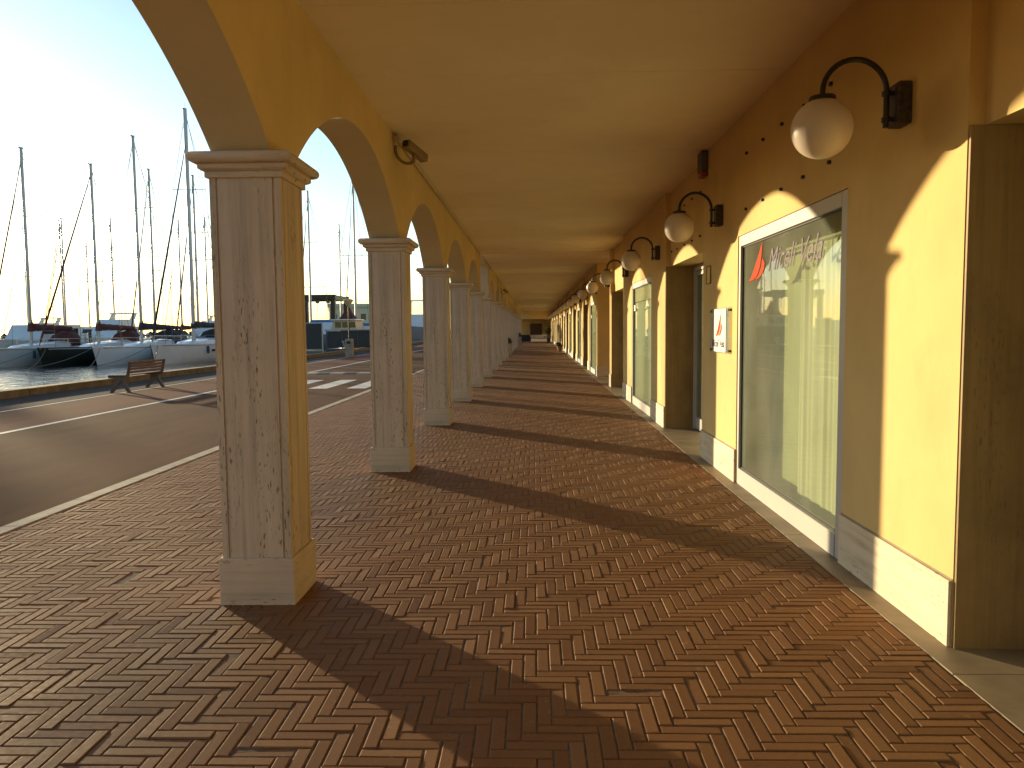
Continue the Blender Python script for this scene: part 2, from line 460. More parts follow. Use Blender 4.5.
# herringbone paving: every paver modelled, 0.245 x 0.0592
W = 0.0612; N4 = 4
def pavers(xa, xb, ya, yb, name):
    i0, i1 = int(xa // W) - 1, int(xb // W) + 2
    j0, j1 = int(ya // W) - 1, int(yb // W) + 2
    I, J = np.meshgrid(np.arange(i0 - 4, i1), np.arange(j0 - 4, j1), indexing='ij')
    T = (I - J) % (2 * N4)
    H = T == 0                       # first cell of a horizontal paver
    V = T == 2 * N4 - 1              # first (lowest) cell of a vertical paver
    hx, hy = I[H] * W, J[H] * W
    vx, vy = I[V] * W, J[V] * W
    gp = 0.0030
    x0 = np.concatenate([hx, vx]) + gp; y0 = np.concatenate([hy, vy]) + gp
    x1 = np.concatenate([hx + N4 * W, vx + W]) - gp; y1 = np.concatenate([hy + W, vy + N4 * W]) - gp
    x0 = np.maximum(x0, xa); x1 = np.minimum(x1, xb); y0 = np.maximum(y0, ya); y1 = np.minimum(y1, yb)
    ok = (x1 - x0 > 0.015) & (y1 - y0 > 0.015)
    x0, x1, y0, y1 = x0[ok], x1[ok], y0[ok], y1[ok]
    n = len(x0); rg = np.random.default_rng(3)
    jx = rg.normal(0, 0.0007, (n, 2)); x0 = x0 + jx[:, 0]; x1 = x1 + jx[:, 0]; y0 = y0 + jx[:, 1]; y1 = y1 + jx[:, 1]
    ztop = rg.normal(0, 0.0010, n) - (rg.random(n) < 0.04) * rg.uniform(0.001, 0.0035, n); tx = rg.normal(0, 0.0006, n); ty = rg.normal(0, 0.0006, n)
    co = np.zeros((n, 16, 3))
    b1, b2, b3 = 0.0008, 0.0024, 0.0050
    for r, (ins, dz) in enumerate(((0.0, -0.0070), (b1, -0.0030), (b2, -0.0010), (b3, 0.0))):
        xs = [x0 + ins, x1 - ins, x1 - ins, x0 + ins]; ys = [y0 + ins, y0 + ins, y1 - ins, y1 - ins]
        sx = [-1, 1, 1, -1]; sy = [-1, -1, 1, 1]
        for k in range(4):
            co[:, r * 4 + k, 0] = xs[k]; co[:, r * 4 + k, 1] = ys[k]
            co[:, r * 4 + k, 2] = dz + (ztop + tx * sx[k] + ty * sy[k] if r else 0)
    fl = []
    for r in (0, 4, 8):
        for k in range(4): fl.append((r + k, r + (k + 1) % 4, r + 4 + (k + 1) % 4, r + 4 + k))
    fl.append((12, 13, 14, 15))
    fl = np.array(fl)
    faces = (fl[None] + (np.arange(n) * 16)[:, None, None]).reshape(-1, 4)
    me = bpy.data.meshes.new(name)
    me.vertices.add(n * 16); me.vertices.foreach_set('co', co.reshape(-1))
    me.loops.add(faces.size); me.loops.foreach_set('vertex_index', faces.reshape(-1).astype(np.int32))
    me.polygons.add(len(faces)); me.polygons.foreach_set('loop_start', np.arange(0, faces.size, 4, dtype=np.int32))
    sm = np.zeros(len(faces), dtype=bool)
    me.polygons.foreach_set('use_smooth', sm)
    me.update(calc_edges=True); me.validate()
    me.materials.append(M['brick'])
    o = bpy.data.objects.new(name, me); COL.objects.link(o)
    return tag(o, kind='structure')
pavers(-4.252, 1.905, -9.0, 93.0, 'herringbone_paving')
g = MB(); g.add([(-4.27, -80, -0.0040), (1.91, -80, -0.0040), (1.91, 420, -0.0040), (-4.27, 420, -0.0040)], [(0, 1, 2, 3)])
struct('paving_bed', g, 'mortar')
g = MB()
y = -12.0
while y < YEND + 30:
    g.rbox(1.907, 2.62, y, y + 1.185, -0.05, 0.001, 0.003); y += 1.19
struct('stone_floor_border', g, 'stone_floor')

# ------------------------------------------------------------------ arcade building
B = thing('arcade_building', 'long yellow plaster arcade with travertine pillars, arches and a row of shop fronts', 'building')

# columns
def shaft_mb():
    q = MB(); a = PW / 2 - 0.019; d = 0.010
    s1, s2 = a - 0.036, a - 0.048
    side = [(-a, -a), (-s1, -a), (-s1 + 0.001, -a + d), (-s2 - 0.001, -a + d), (-s2, -a), (s2, -a), (s2 + 0.001, -a + d), (s1 - 0.001, -a + d), (s1, -a)]
    poly = []
    for k in range(4):
        c, s = [(1, 0), (0, 1), (-1, 0), (0, -1)][k]
        poly += [(x * c - y * s, x * s + y * c) for x, y in side]
    q.prism(poly, 0.276, 2.462, 'z'); return q
def plinth_mb():
    a = PW / 2; return MB().rbox(-a, a, -a, a, -0.02, 0.2754, 0.005)
def capital_mb():
    a = PW / 2 - 0.019
    prof = [(a + 0.012, 2.46), (a + 0.018, 2.463), (a + 0.018, 2.494), (a + 0.030, 2.498), (a + 0.042, 2.506), (a + 0.046, 2.512), (a + 0.046, 2.532), (a + 0.062, 2.534)]
    for k in range(9):
        t = -math.pi / 2 + math.pi * k / 8
        prof.append((a + 0.058 + 0.030 * math.cos(t), 2.567 + 0.032 * math.sin(t)))
    prof.append((a - 0.02, 2.5995))
    return MB().lathe(prof, n=4, sq=True)
base_c = None
for k in KS:
    loc = (CXL + PW / 2, Y1 + PW / 2 + k * L, 0)
    if base_c is None:
        base_c = shaft_mb().build('column', 'trav', B, loc=loc)
        base_p = plinth_mb().build('plinth', 'trav_h', base_c)
        base_k = capital_mb().build('capital', 'trav_h', base_c)
    else:
        c = base_c.copy(); COL.objects.link(c); c.location = loc; c.parent = B
        for s in (base_p, base_k):
            d = s.copy(); COL.objects.link(d); d.parent = c
# per-column texture offset comes from world position: use object random via object coords is fine

# arch wall
AH = (L - PW + 0.038) / 2 - 0.002      # half span
RISE = 0.70
RR = (AH * AH + RISE * RISE) / (2 * RISE)
def arch_z(d):
    return ZS + math.sqrt(max(0, RR * RR - d * d)) - (RR - RISE)
ZT = 8.2
yA = Y1 + PW / 2 + KS[0] * L
yB = Y1 + PW / 2 + KS[-1] * L
q = MB()
NS = 40
HC = L / 2 - AH
prof = []                          # (y, z) lower edge
OPEN_K = 4
for k in KS:
    yc = Y1 + PW / 2 + k * L
    prof.append((yc - HC, ZS)); prof.append((yc + HC, ZS))
    if k == KS[-1]: break
    if k == OPEN_K:
        prof.append((yc + HC, 3.72)); prof.append((yc + L - HC, 3.72)); continue
    mid = yc + L / 2
    for i in range(1, NS):
        d = -AH + 2 * AH * i / NS
        prof.append((mid + d, arch_z(d)))
for (a, za), (b, zb) in zip(prof[:-1], prof[1:]):
    if abs(b - a) > 1e-6:
        q.mat('plaster').add([(XI, a, za), (XI, b, zb), (XI, b, ZC + 0.02), (XI, a, ZC + 0.02)], [(0, 1, 2, 3)])
        q.mat('plaster_facade').add([(XO, a, za), (XO, b, zb), (XO, b, ZT), (XO, a, ZT)], [(0, 1, 2, 3)])
    q.mat('soffit').add([(XI, a, za), (XI, b, zb), (XO, b, zb), (XO, a, za)], [(0, 1, 2, 3)])
for yy in (prof[0][0], prof[-1][0]):
    q.mat('plaster').add([(XI, yy, ZS), (XO, yy, ZS), (XO, yy, ZT), (XI, yy, ZT)], [(0, 1, 2, 3)])
q.build('arch_wall', None, B)

# ceiling: slabs with open joints
q = MB()
joints = [-13.0]
y = -13.0
while y < YEND:
    y += L / 3; joints.append(y)
for a, b in zip(joints[:-1], joints[1:]):
    q.rbox(XI - 0.30, 2.62, a + 0.005, b - 0.005, ZC + rnd.uniform(0, 0.004), ZC + 0.2, 0.005)
q.build('ceiling', 'ceiling', B)
for k in (4, 6, 9, 12, 15, 18):
    yc = Y1 + k * L - 0.3
    q = MB().rbox(XI + 0.002, XW + 0.2, yc, yc + 0.05, ZC - 0.016, ZC + 0.01, 0.004)
    q.build('ceiling_joint_cover', 'ceiling', B)
# roof mass and upper facade
q = MB(); q.box(XO + 0.34, 9.0, -13.0, YEND, ZC + 0.21, 7.9); q.build('upper_storey', 'plaster_facade', B)
q = MB(); q.box(XO - 0.25, 9.2, -13.2, YEND + 0.2, 8.2, 8.4); q.build('roof', 'far_roof', B)
q = MB(); q.rbox(XO - 0.06, XO, -13, YEND, 4.2, 4.32, 0.01); q.build('string_course', 'trav_h', B)
# upper windows with shutters on the street front
for k in range(-3, 20):
    yc = Y1 + PW / 2 + (k + 0.5) * L
    MB().rbox(XO - 0.05, XO - 0.002, yc - 0.55, yc + 0.55, 5.0, 6.7, 0.01).build('shutter', 'wood', B)

# shop wall -------------------------------------------------------------
def pier(y0, y1, skirt=True):
    q = MB(); q.box(XW, 2.62, y0, y1, 0, ZC + 0.01); q.build('wall_pier', 'plaster', B)
    if skirt:
        q = MB(); q.rbox(2.037, XW - 0.001, y0 + 0.004, y1 - 0.004, 0, 0.335, 0.003); sk = q.build('skirting', 'trav_wall', B)
        MB().box(XW - 0.004, XW - 0.0005, y0 + 0.005, y1 - 0.005, 0.336, 0.344).build('joint', 'stone_floor', sk)  # thin darker strip drawn for the shadow and dirt line atop the skirting
def window_bay(y0, y1, first=False, k=0):
    q = MB(); q.box(XW, 2.62, y0, y1, 2.495, ZC + 0.01); q.build('wall_panel', 'plaster', B)
    f = MB(); x0, x1 = 2.064, 2.13
    f.rbox(x0, x1, y0, y0 + 0.12, 0.0, 2.494, 0.004); f.rbox(x0, x1, y1 - 0.07, y1, 0.0, 2.494, 0.004)
    f.rbox(x0, x1, y0 + 0.121, y1 - 0.071, 2.39, 2.494, 0.004)
    f.rbox(x0 - 0.006, x1, y0 + 0.121, y1 - 0.071, 0.0, 0.165, 0.004)
    fr = f.build('shop_window', 'alu', B)
    MB().box(2.095, 2.103, y0 + 0.121, y1 - 0.071, 0.166, 2.389).build('glass', 'glass', fr)
    g2 = MB()
    for a, b in ((y0 + 0.12, y0 + 0.126), (y1 - 0.077, y1 - 0.071)): g2.box(2.086, 2.094, a, b, 0.167, 2.389)
    g2.box(2.086, 2.094, y0 + 0.127, y1 - 0.078, 2.378, 2.389); g2.box(2.086, 2.094, y0 + 0.127, y1 - 0.078, 0.166, 0.176)
    g2.build('gasket', 'black', fr)
    if first:
        # curtain, box interior
        cu = MB(); n = 90; ya, yb = y0 + 0.16, 6.62
        for i in range(n + 1):
            yy = ya + (yb - ya) * i / n
            xx = 2.26 + 0.007 * math.sin(i * 0.36 + 0.8 * math.sin(i * 0.11)) + 0.003 * math.sin(i * 0.83 + 1)
            cu.v.append((xx, yy, 0.17)); cu.v.append((xx + 0.004 * math.sin(i), yy, 2.25))
        for i in range(n): cu.f.append((2 * i, 2 * i + 2, 2 * i + 3, 2 * i + 1)); cu.mi.append(0)
        cu.build('curtain', 'curtain', fr, smooth=True)
        MB().box(2.40, 2.42, y0, y1, 0.0, 2.6).build('inner_blind', 'blind', fr)
        MB().tube([(2.30, y0 + 0.13, 2.27), (2.30, y1 - 0.1, 2.27)], 0.012).build('curtain_rail', 'steel', fr)
    else:
        MB().box(2.118, 2.122, y0 + 0.125, y1 - 0.075, 0.17, 2.10).build('film', 'frost', fr)
        MB().box(2.112, 2.122, y0 + 0.125, y1 - 0.075, 2.115, 2.388).build('transom_panel', 'white_panel', fr)
        MB().rbox(2.084, 2.094, y1 - 0.32, y1 - 0.12, 1.93, 2.05, 0.002).build('notice', 'white_panel', fr)
def door_bay(y0, y1, k=0):
    q = MB(); q.box(2.135, 2.62, y0, y1, 2.535, ZC + 0.01); q.build('wall_panel', 'plaster', B)
    # stone lining of the recess
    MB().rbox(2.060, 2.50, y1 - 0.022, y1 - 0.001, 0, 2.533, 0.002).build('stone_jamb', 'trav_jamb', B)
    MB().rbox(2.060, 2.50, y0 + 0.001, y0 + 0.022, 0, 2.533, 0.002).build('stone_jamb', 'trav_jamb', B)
    f = MB(); x0, x1 = 2.49, 2.55; ya, yb = y0 + 0.023, y1 - 0.023
    f.rbox(x0, x1, ya, ya + 0.07, 0, 2.53, 0.003); f.rbox(x0, x1, yb - 0.07, yb, 0, 2.53, 0.003)
    f.rbox(x0, x1, ya + 0.071, yb - 0.071, 2.45, 2.53, 0.003)
    fr = f.build('shop_door', 'alu', B)
    n = 3; w = (yb - ya - 0.142) / n
    for i in range(n):
        a = ya + 0.071 + i * w; b = a + w
        l = MB(); l.rbox(2.505, 2.54, a + 0.003, a + 0.06, 0.02, 2.445, 0.003); l.rbox(2.505, 2.54, b - 0.06, b - 0.003, 0.02, 2.445, 0.003)
        l.rbox(2.505, 2.54, a + 0.061, b - 0.061, 0.02, 0.20, 0.003); l.rbox(2.505, 2.54, a + 0.061, b - 0.061, 2.38, 2.445, 0.003)
        l.build('door_leaf', 'alu', fr)
        MB().box(2.518, 2.524, a + 0.061, b - 0.061, 0.201, 2.379).build('glass', 'glass', fr)
        MB().box(2.60, 2.605, a + 0.01, b - 0.01, 0.05, 2.44).build('inner_blind', 'frost', fr)
    MB().tube([(2.47, ya + 0.071 + w - 0.03, 0.95), (2.47, ya + 0.071 + w - 0.03, 1.25)], 0.012).build('door_handle', 'dark_iron', fr)
PER = 8.37
s0 = 3.765
# bay behind the near jamb
pier(-12.9, 1.02); door_bay(1.02, s0)
ws = []
for n, s in enumerate((s0, s0 + PER)):
    pier(s, s + 1.385); window_bay(s + 1.385, s + 4.09, first=(n == 0)); pier(s + 4.09, s + 5.68); door_bay(s + 5.68, s + PER)
s = s0 + 2 * PER
pier(s, s + 0.5)
PA, PB = s + 0.5, Y1 + 5 * L
# cross passage recess
MB().box(5.0, 5.2, PA - 0.3, PB + 0.3, 0, ZC + 0.01).build('passage_wall', 'plaster', B)
MB().box(2.621, 5.0, PA - 0.2, PA - 0.01, 0, ZC + 0.01).build('passage_wall', 'plaster', B)
MB().box(2.621, 5.0, PB + 0.01, PB + 0.2, 0, ZC + 0.01).build('passage_wall', 'plaster', B)
MB().box(2.621, 5.0, PA - 0.2, PB + 0.2, -0.02, 0.0).build('passage_floor', 'stone_floor', B)
MB().box(2.621, 5.0, PA, PB, ZC + 0.005, ZC + 0.15).build('passage_ceiling', 'ceiling', B)
MB().rbox(2.04, 2.62, PB - 0.022, PB - 0.002, 0, 0.335, 0.003).build('skirting', 'trav_wall', B)
s = PB; k = 0
while s < YEND - 1:
    e = min(s + 0.45, YEND); pier(s, e)
    if e + 2.7 > YEND: pier(e, YEND); break
    window_bay(e, e + 2.6, k=k); pier(e + 2.6, e + 3.9)
    if e + 3.9 + 2.9 > YEND: pier(e + 3.9, YEND); break
    door_bay(e + 3.9, e + 6.55); pier(e + 6.55, e + PER - 0.45)
    s = e + PER - 0.45; k += 1
# solid backing so no daylight leaks through the shops
q = MB(); q.box(2.72, 2.74, -12.9, PA - 0.2, 0, 3.9); q.box(2.72, 2.74, PB + 0.2, YEND, 0, 3.9); q.build('shop_back_wall', 'room', B)
# lettering and sail emblem on the first window
def sail(mb, x, y, z, s):
    """two-part red sail: y decreases to the viewer's right"""
    def blade(pts):
        mb.prism([(y - a * s, z + b * s) for a, b in pts], x, x - 0.0015, 'x')
    blade([(0, 0), (0.10, 0.10), (0.22, 0.34), (0.36, 0.66), (0.50, 1.0), (0.47, 0.62), (0.42, 0.34), (0.33, 0.13), (0.20, 0.03)])
    blade([(0.24, 0.01), (0.37, 0.12), (0.46, 0.32), (0.50, 0.55), (0.58, 0.42), (0.56, 0.24), (0.46, 0.09), (0.36, 0.03)])
emb = MB(); sail(emb, 2.0935, 7.60, 2.03, 0.345)
for i, v in enumerate(emb.v): emb.v[i] = (v[0], 7.60 + (v[1] - 7.60) * 2.6, v[2])
emb.build('sail_emblem', 'red', B)
w1 = word_mesh('lettering', 'Miceli Vela', 0.285, 'lilac', B, (2.0935, 6.99, 2.085), 0.45, 1.04, bold=-0.001)
# studs left over from an older sign
q = MB()
for yy in (5.46, 5.98, 6.50, 7.02, 7.55):
    for zz in (3.25, 2.722): q.box(XW - 0.022, XW, yy - 0.012, yy + 0.012, zz - 0.012, zz + 0.012)
for yy in (9.97, 10.49, 11.02, 11.55, 12.0):
    for zz in (3.30, 2.75): q.box(2.135 - 0.022, 2.135, yy - 0.012, yy + 0.012, zz - 0.012, zz + 0.012)
tag(q.build('sign_studs', 'dark_iron', B), kind='stuff')
# expansion joint on the arch wall
MB().box(XI, XI + 0.006, 31.6, 31.66, 2.61, ZC - 0.01).build('expansion_joint', 'dark_iron', B)
# conduit under the ceiling on the left
q = MB(); q.tube([(XI + 0.022, 8.3, ZC - 0.022), (XI + 0.022, 30, ZC - 0.022), (XI + 0.022, 60, ZC - 0.022)], 0.019, 8); q.build('conduit', 'cream', B)

# end of the arcade
q = MB(); q.box(XI - 0.3, 2.6, YEND + 0.01, YEND + 0.4, 2.68, 4.0); q.build('end_lintel', 'plaster', B)

# hall beyond the end of the arcade
H = thing('far_gallery', 'dim ochre passage building closing the far end of the arcade', 'building', (0, 98, 0))
q = MB(); q.box(-3, 4, 22, 22.4, 0, 5); q.box(-3.3, -3, 0, 22, 2.9, 5); q.box(4, 4.3, 0, 22, 0, 5); q.box(-3.3, 4.3, 0, 22.4, 3.4, 3.7)
q.build('wall', 'plaster', H)
q = MB()
for i in range(5): q.rbox(-3.3, -2.9, 0.5 + i * 5, 0.9 + i * 5, 0, 2.9, 0.02)
q.build('pillar_row', 'trav', H)
MB().rbox(-0.6, 1.2, 21.9, 21.99, 0, 2.3, 0.01).build('door', 'wood', H)

# ------------------------------------------------------------------ globe lamps
ORD = ['nearest', 'second', 'third', 'fourth', 'fifth', 'sixth', 'seventh', 'eighth', 'ninth', 'tenth', 'eleventh', 'twelfth', 'thirteenth', 'fourteenth', 'fifteenth', 'sixteenth', 'seventeenth', 'eighteenth', 'nineteenth', 'twentieth', 'farthest']
def make_lamp():
    t = thing('globe_wall_lamp', '', 'wall lamp', (XW, 0, 2.68), group='globe lamps along the shop wall')
    MB().rbox(-0.075, 0, -0.06, 0.075, 0.01, 0.235, 0.006).build('wall_block', 'box_stone', t)
    a = MB(); xr, xl, zc = -0.115, -0.462, 0.195; r = (xr - xl) / 2
    pts = [(xr, 0, 0.0), (xr, 0, zc)]
    for i in range(1, 17):
        an = math.pi * i / 16; pts.append((xr - r + r * math.cos(an), 0, zc + r * math.sin(an)))
    pts.append((xl, 0, 0.168))
    a.tube(pts, 0.0155, 12)
    a.build('arm', 'dark_iron', t, smooth='auto')
    for zz in (0.03, 0.17):
        c = MB(); c.tube([(xr, 0, zz), (xr, 0, zz + 0.025)], 0.024, 12); c.box(xr, -0.074, -0.012, 0.012, zz + 0.001, zz + 0.024)
        c.build('clamp', 'dark_iron', t, smooth='auto')
    MB().lathe([(0.02, 0.176), (0.068, 0.172), (0.072, 0.166), (0.072, 0.146), (0.05, 0.143)], cx=xl, n=28).build('cap', 'dark_iron', t, smooth='auto')
    gl = MB(); prof = []
    for i in range(33):
        th = math.pi * i / 32; prof.append((max(1e-5, 0.162 * math.sin(th)), -0.162 * math.cos(th)))
    gl.lathe(prof, cx=xl, n=48)
    gl.build('globe', 'opal', t, smooth=True)
    return t
lamp0 = make_lamp()
for k in range(21):
    o = lamp0 if k == 0 else copy_tree(lamp0)
    o.location = (XW, 4.37 + 4.165 * k, 2.68)
    o['label'] = ['white globe lamp on a dark curved arm, largest and nearest, right of the sail window',
                  'white globe lamp on a dark curved arm beside the siren box, second from the camera'][k] if k < 2 else \
        'white globe wall lamp, %s of the row counting from the camera' % ORD[k]

# siren box
t = thing('siren_box', 'small grey alarm box with red underside high on the wall under the ceiling', 'alarm box', (XW, 9.32, 3.36))
MB().rbox(-0.085, 0, -0.11, 0.11, 0.06, 0.295, 0.012).build('housing', 'cast', t)
MB().rbox(-0.08, 0, -0.10, 0.10, 0, 0.058, 0.012).build('beacon', 'red_dark', t)
# small blank frame plate
t = thing('wall_plate', 'small outlined blank plate on the shaded wall above the sail sign', 'plate', (XW, 9.12, 2.10))
MB().rbox(-0.008, 0, -0.10, 0.10, 0, 0.20, 0.002).build('plate', 'plaster', t)
q = MB()
for a in ((-0.10, 0.10, -0.006, 0.006), (-0.10, 0.10, 0.194, 0.206)): q.box(-0.014, -0.008, a[0], a[1], a[2], a[3])
for a in (-0.106, 0.100): q.box(-0.014, -0.008, a, a + 0.006, 0.0, 0.2)
q.build('rim', 'cast', t)

# sail sign
t = thing('sail_shop_sign', 'clear square plate with a red sail and blue lettering standing off the yellow wall', 'sign', (XW - 0.022, 8.50, 1.31))
MB().rbox(-0.004, 0.004, -0.43, 0.43, 0, 0.49, 0.001).build('plate', 'plexi', t)
MB_p = MB().box(-0.0044, -0.0042, -0.28, 0.24, 0.012, 0.478); MB_p.build('white_backing', 'white_panel', t)
e = MB(); sail(e, -0.0045, 0.0, 0.18, 0.27)
for i, v in enumerate(e.v): e.v[i] = (v[0], 0.17 + v[1] * 1.9, v[2])
e.build('sail_emblem', 'red', t)
w2 = word_mesh('lettering', 'Miceli Vela', 0.115, 'blue_ink', t, (-0.0045, 0.33, 0.065), 0.3, 1.12, bold=0.0015)
for yy in (-0.40, 0.40):
    for zz in (0.03, 0.46):
        MB().tube([(-0.012, yy, zz), (0.022, yy, zz)], 0.013, 12).build('standoff', 'dark_iron', t)

# cctv cameras
def cctv(loc, label):
    t = thing('security_camera', label, 'camera', loc, group='security cameras on the arch wall')
    MB().rbox(0, 0.05, -0.045, 0.045, -0.10, 0.0, 0.006).build('mount_box', 'cream', t)
    pts = []
    for i in range(13):
        a = math.pi * (1.0 + 0.62 * i / 12)
        pts.append((0.15 + 0.135 * math.cos(a), 0.02, -0.13 + 0.155 * math.sin(a)))
    pts = [(0.016, 0.0, -0.08)] + pts
    MB().tube(pts, 0.016, 10).build('bracket', 'bronze', t, smooth='auto')
    MB().tube([(0.20, 0.02, -0.275), (0.215, 0.03, -0.20)], 0.020, 10).build('swivel', 'bronze', t)
    h = MB(); h.rbox(-0.05, 0.05, -0.20, 0.20, -0.045, 0.045, 0.014)
    ho = h.build('housing', 'bronze', t); ho.location = (0.22, 0.06, -0.15); ho.rotation_euler = (R(-12), 0, R(-22))
    l = MB().tube([(0, -0.205, 0), (0, -0.17, 0)], 0.036, 18).build('lens', 'dark_iron', ho)
    return t
c1 = cctv((XI, 8.25, ZC - 0.02), 'cream security camera on a curved bracket above the second pillar')
c2 = copy_tree(c1); c2.location = (XI, 34.5, ZC - 0.25); c2['label'] = 'tiny far security camera high on the arch wall towards the arcade end'

# ------------------------------------------------------------------ bench
t = thing('park_bench', 'wooden slatted bench with iron legs facing the water at the quay edge', 'bench', (-10.93, 20.85, 0))
for yy in (-0.93, 0.93):
    q = MB()
    q.prism([(0.28, 0), (0.20, 0), (0.02, 0.30), (0.02, 0.38), (0.12, 0.38), (0.12, 0.30)], yy - 0.035, yy + 0.035, 'y')
    q.prism([(-0.28, 0), (-0.20, 0), (0.019, 0.30), (0.019, 0.38), (-0.10, 0.38), (-0.10, 0.30)], yy - 0.035, yy + 0.035, 'y')
    q.build('leg', 'cast', t)
    q = MB(); q.prism([(-0.30, 0.381), (0.20, 0.381), (0.24, 0.43), (0.32, 0.80), (0.27, 0.81), (0.18, 0.45), (-0.30, 0.43)], yy - 0.03, yy + 0.03, 'y')
    q.build('side_frame', 'cast', t)
q = MB()
for i in range(4): q.rbox(-0.29 + i * 0.115, -0.29 + i * 0.115 + 0.095, -0.99, 0.99, 0.432, 0.462, 0.006)
q.build('seat', 'wood', t)
q = MB()
for i in range(4):
    z0 = 0.50 + i * 0.085; xo = 0.235 + (z0 - 0.43) * 0.2 + 0.012
    q.rbox(xo - 0.045, xo - 0.018, -0.99, 0.99, z0, z0 + 0.062, 0.006)
q.build('backrest', 'wood', t)

# bin + path lamp
t = thing('litter_bin', 'grey stone litter bin standing at the foot of the path lamp', 'bin', (-10.85, 44.9, 0))
MB().lathe([(0.20, 0), (0.21, 0.03), (0.21, 1.02), (0.17, 1.06)], n=4, sq=True).build('body', 'concrete', t)
MB().rbox(-0.12, 0.12, -0.215, -0.209, 0.78, 0.92, 0.002).build('slot', 'black', t)
t = thing('path_lamp', 'thin post lamp with a flared glass top behind the litter bin', 'street lamp', (-11.0, 45.5, 0))
MB().lathe([(0.09, 0), (0.09, 0.05), (0.045, 0.12), (0.038, 2.95)], n=16).build('post', 'dark_iron', t)
MB().lathe([(0.05, 2.95), (0.16, 3.12), (0.27, 3.30), (0.28, 3.34)], n=24).build('shade', 'cream', t, smooth='auto')
MB().lathe([(0.285, 3.34), (0.24, 3.40), (0.05, 3.44)], n=24).build('cap', 'cream', t, smooth='auto')

# notice board
t = thing('notice_board', 'dark notice board in a pale frame at the quay edge beside the path', 'board', (-14.35, 50.0, 0))
MB().rbox(-0.56, 0.46, -0.02, 0.02, 0.36, 2.02, 0.01).build('panel', 'smoked', t)
q = MB(); q.rbox(-0.62, -0.57, -0.035, 0.035, 0.30, 2.08, 0.008); q.rbox(0.47, 0.54, -0.035, 0.035, -0.7, 2.10, 0.008)
q.rbox(-0.57, 0.47, -0.035, 0.035, 2.03, 2.09, 0.008); q.rbox(-0.57, 0.47, -0.035, 0.035, 0.29, 0.35, 0.008)
q.build('frame', 'alu', t)

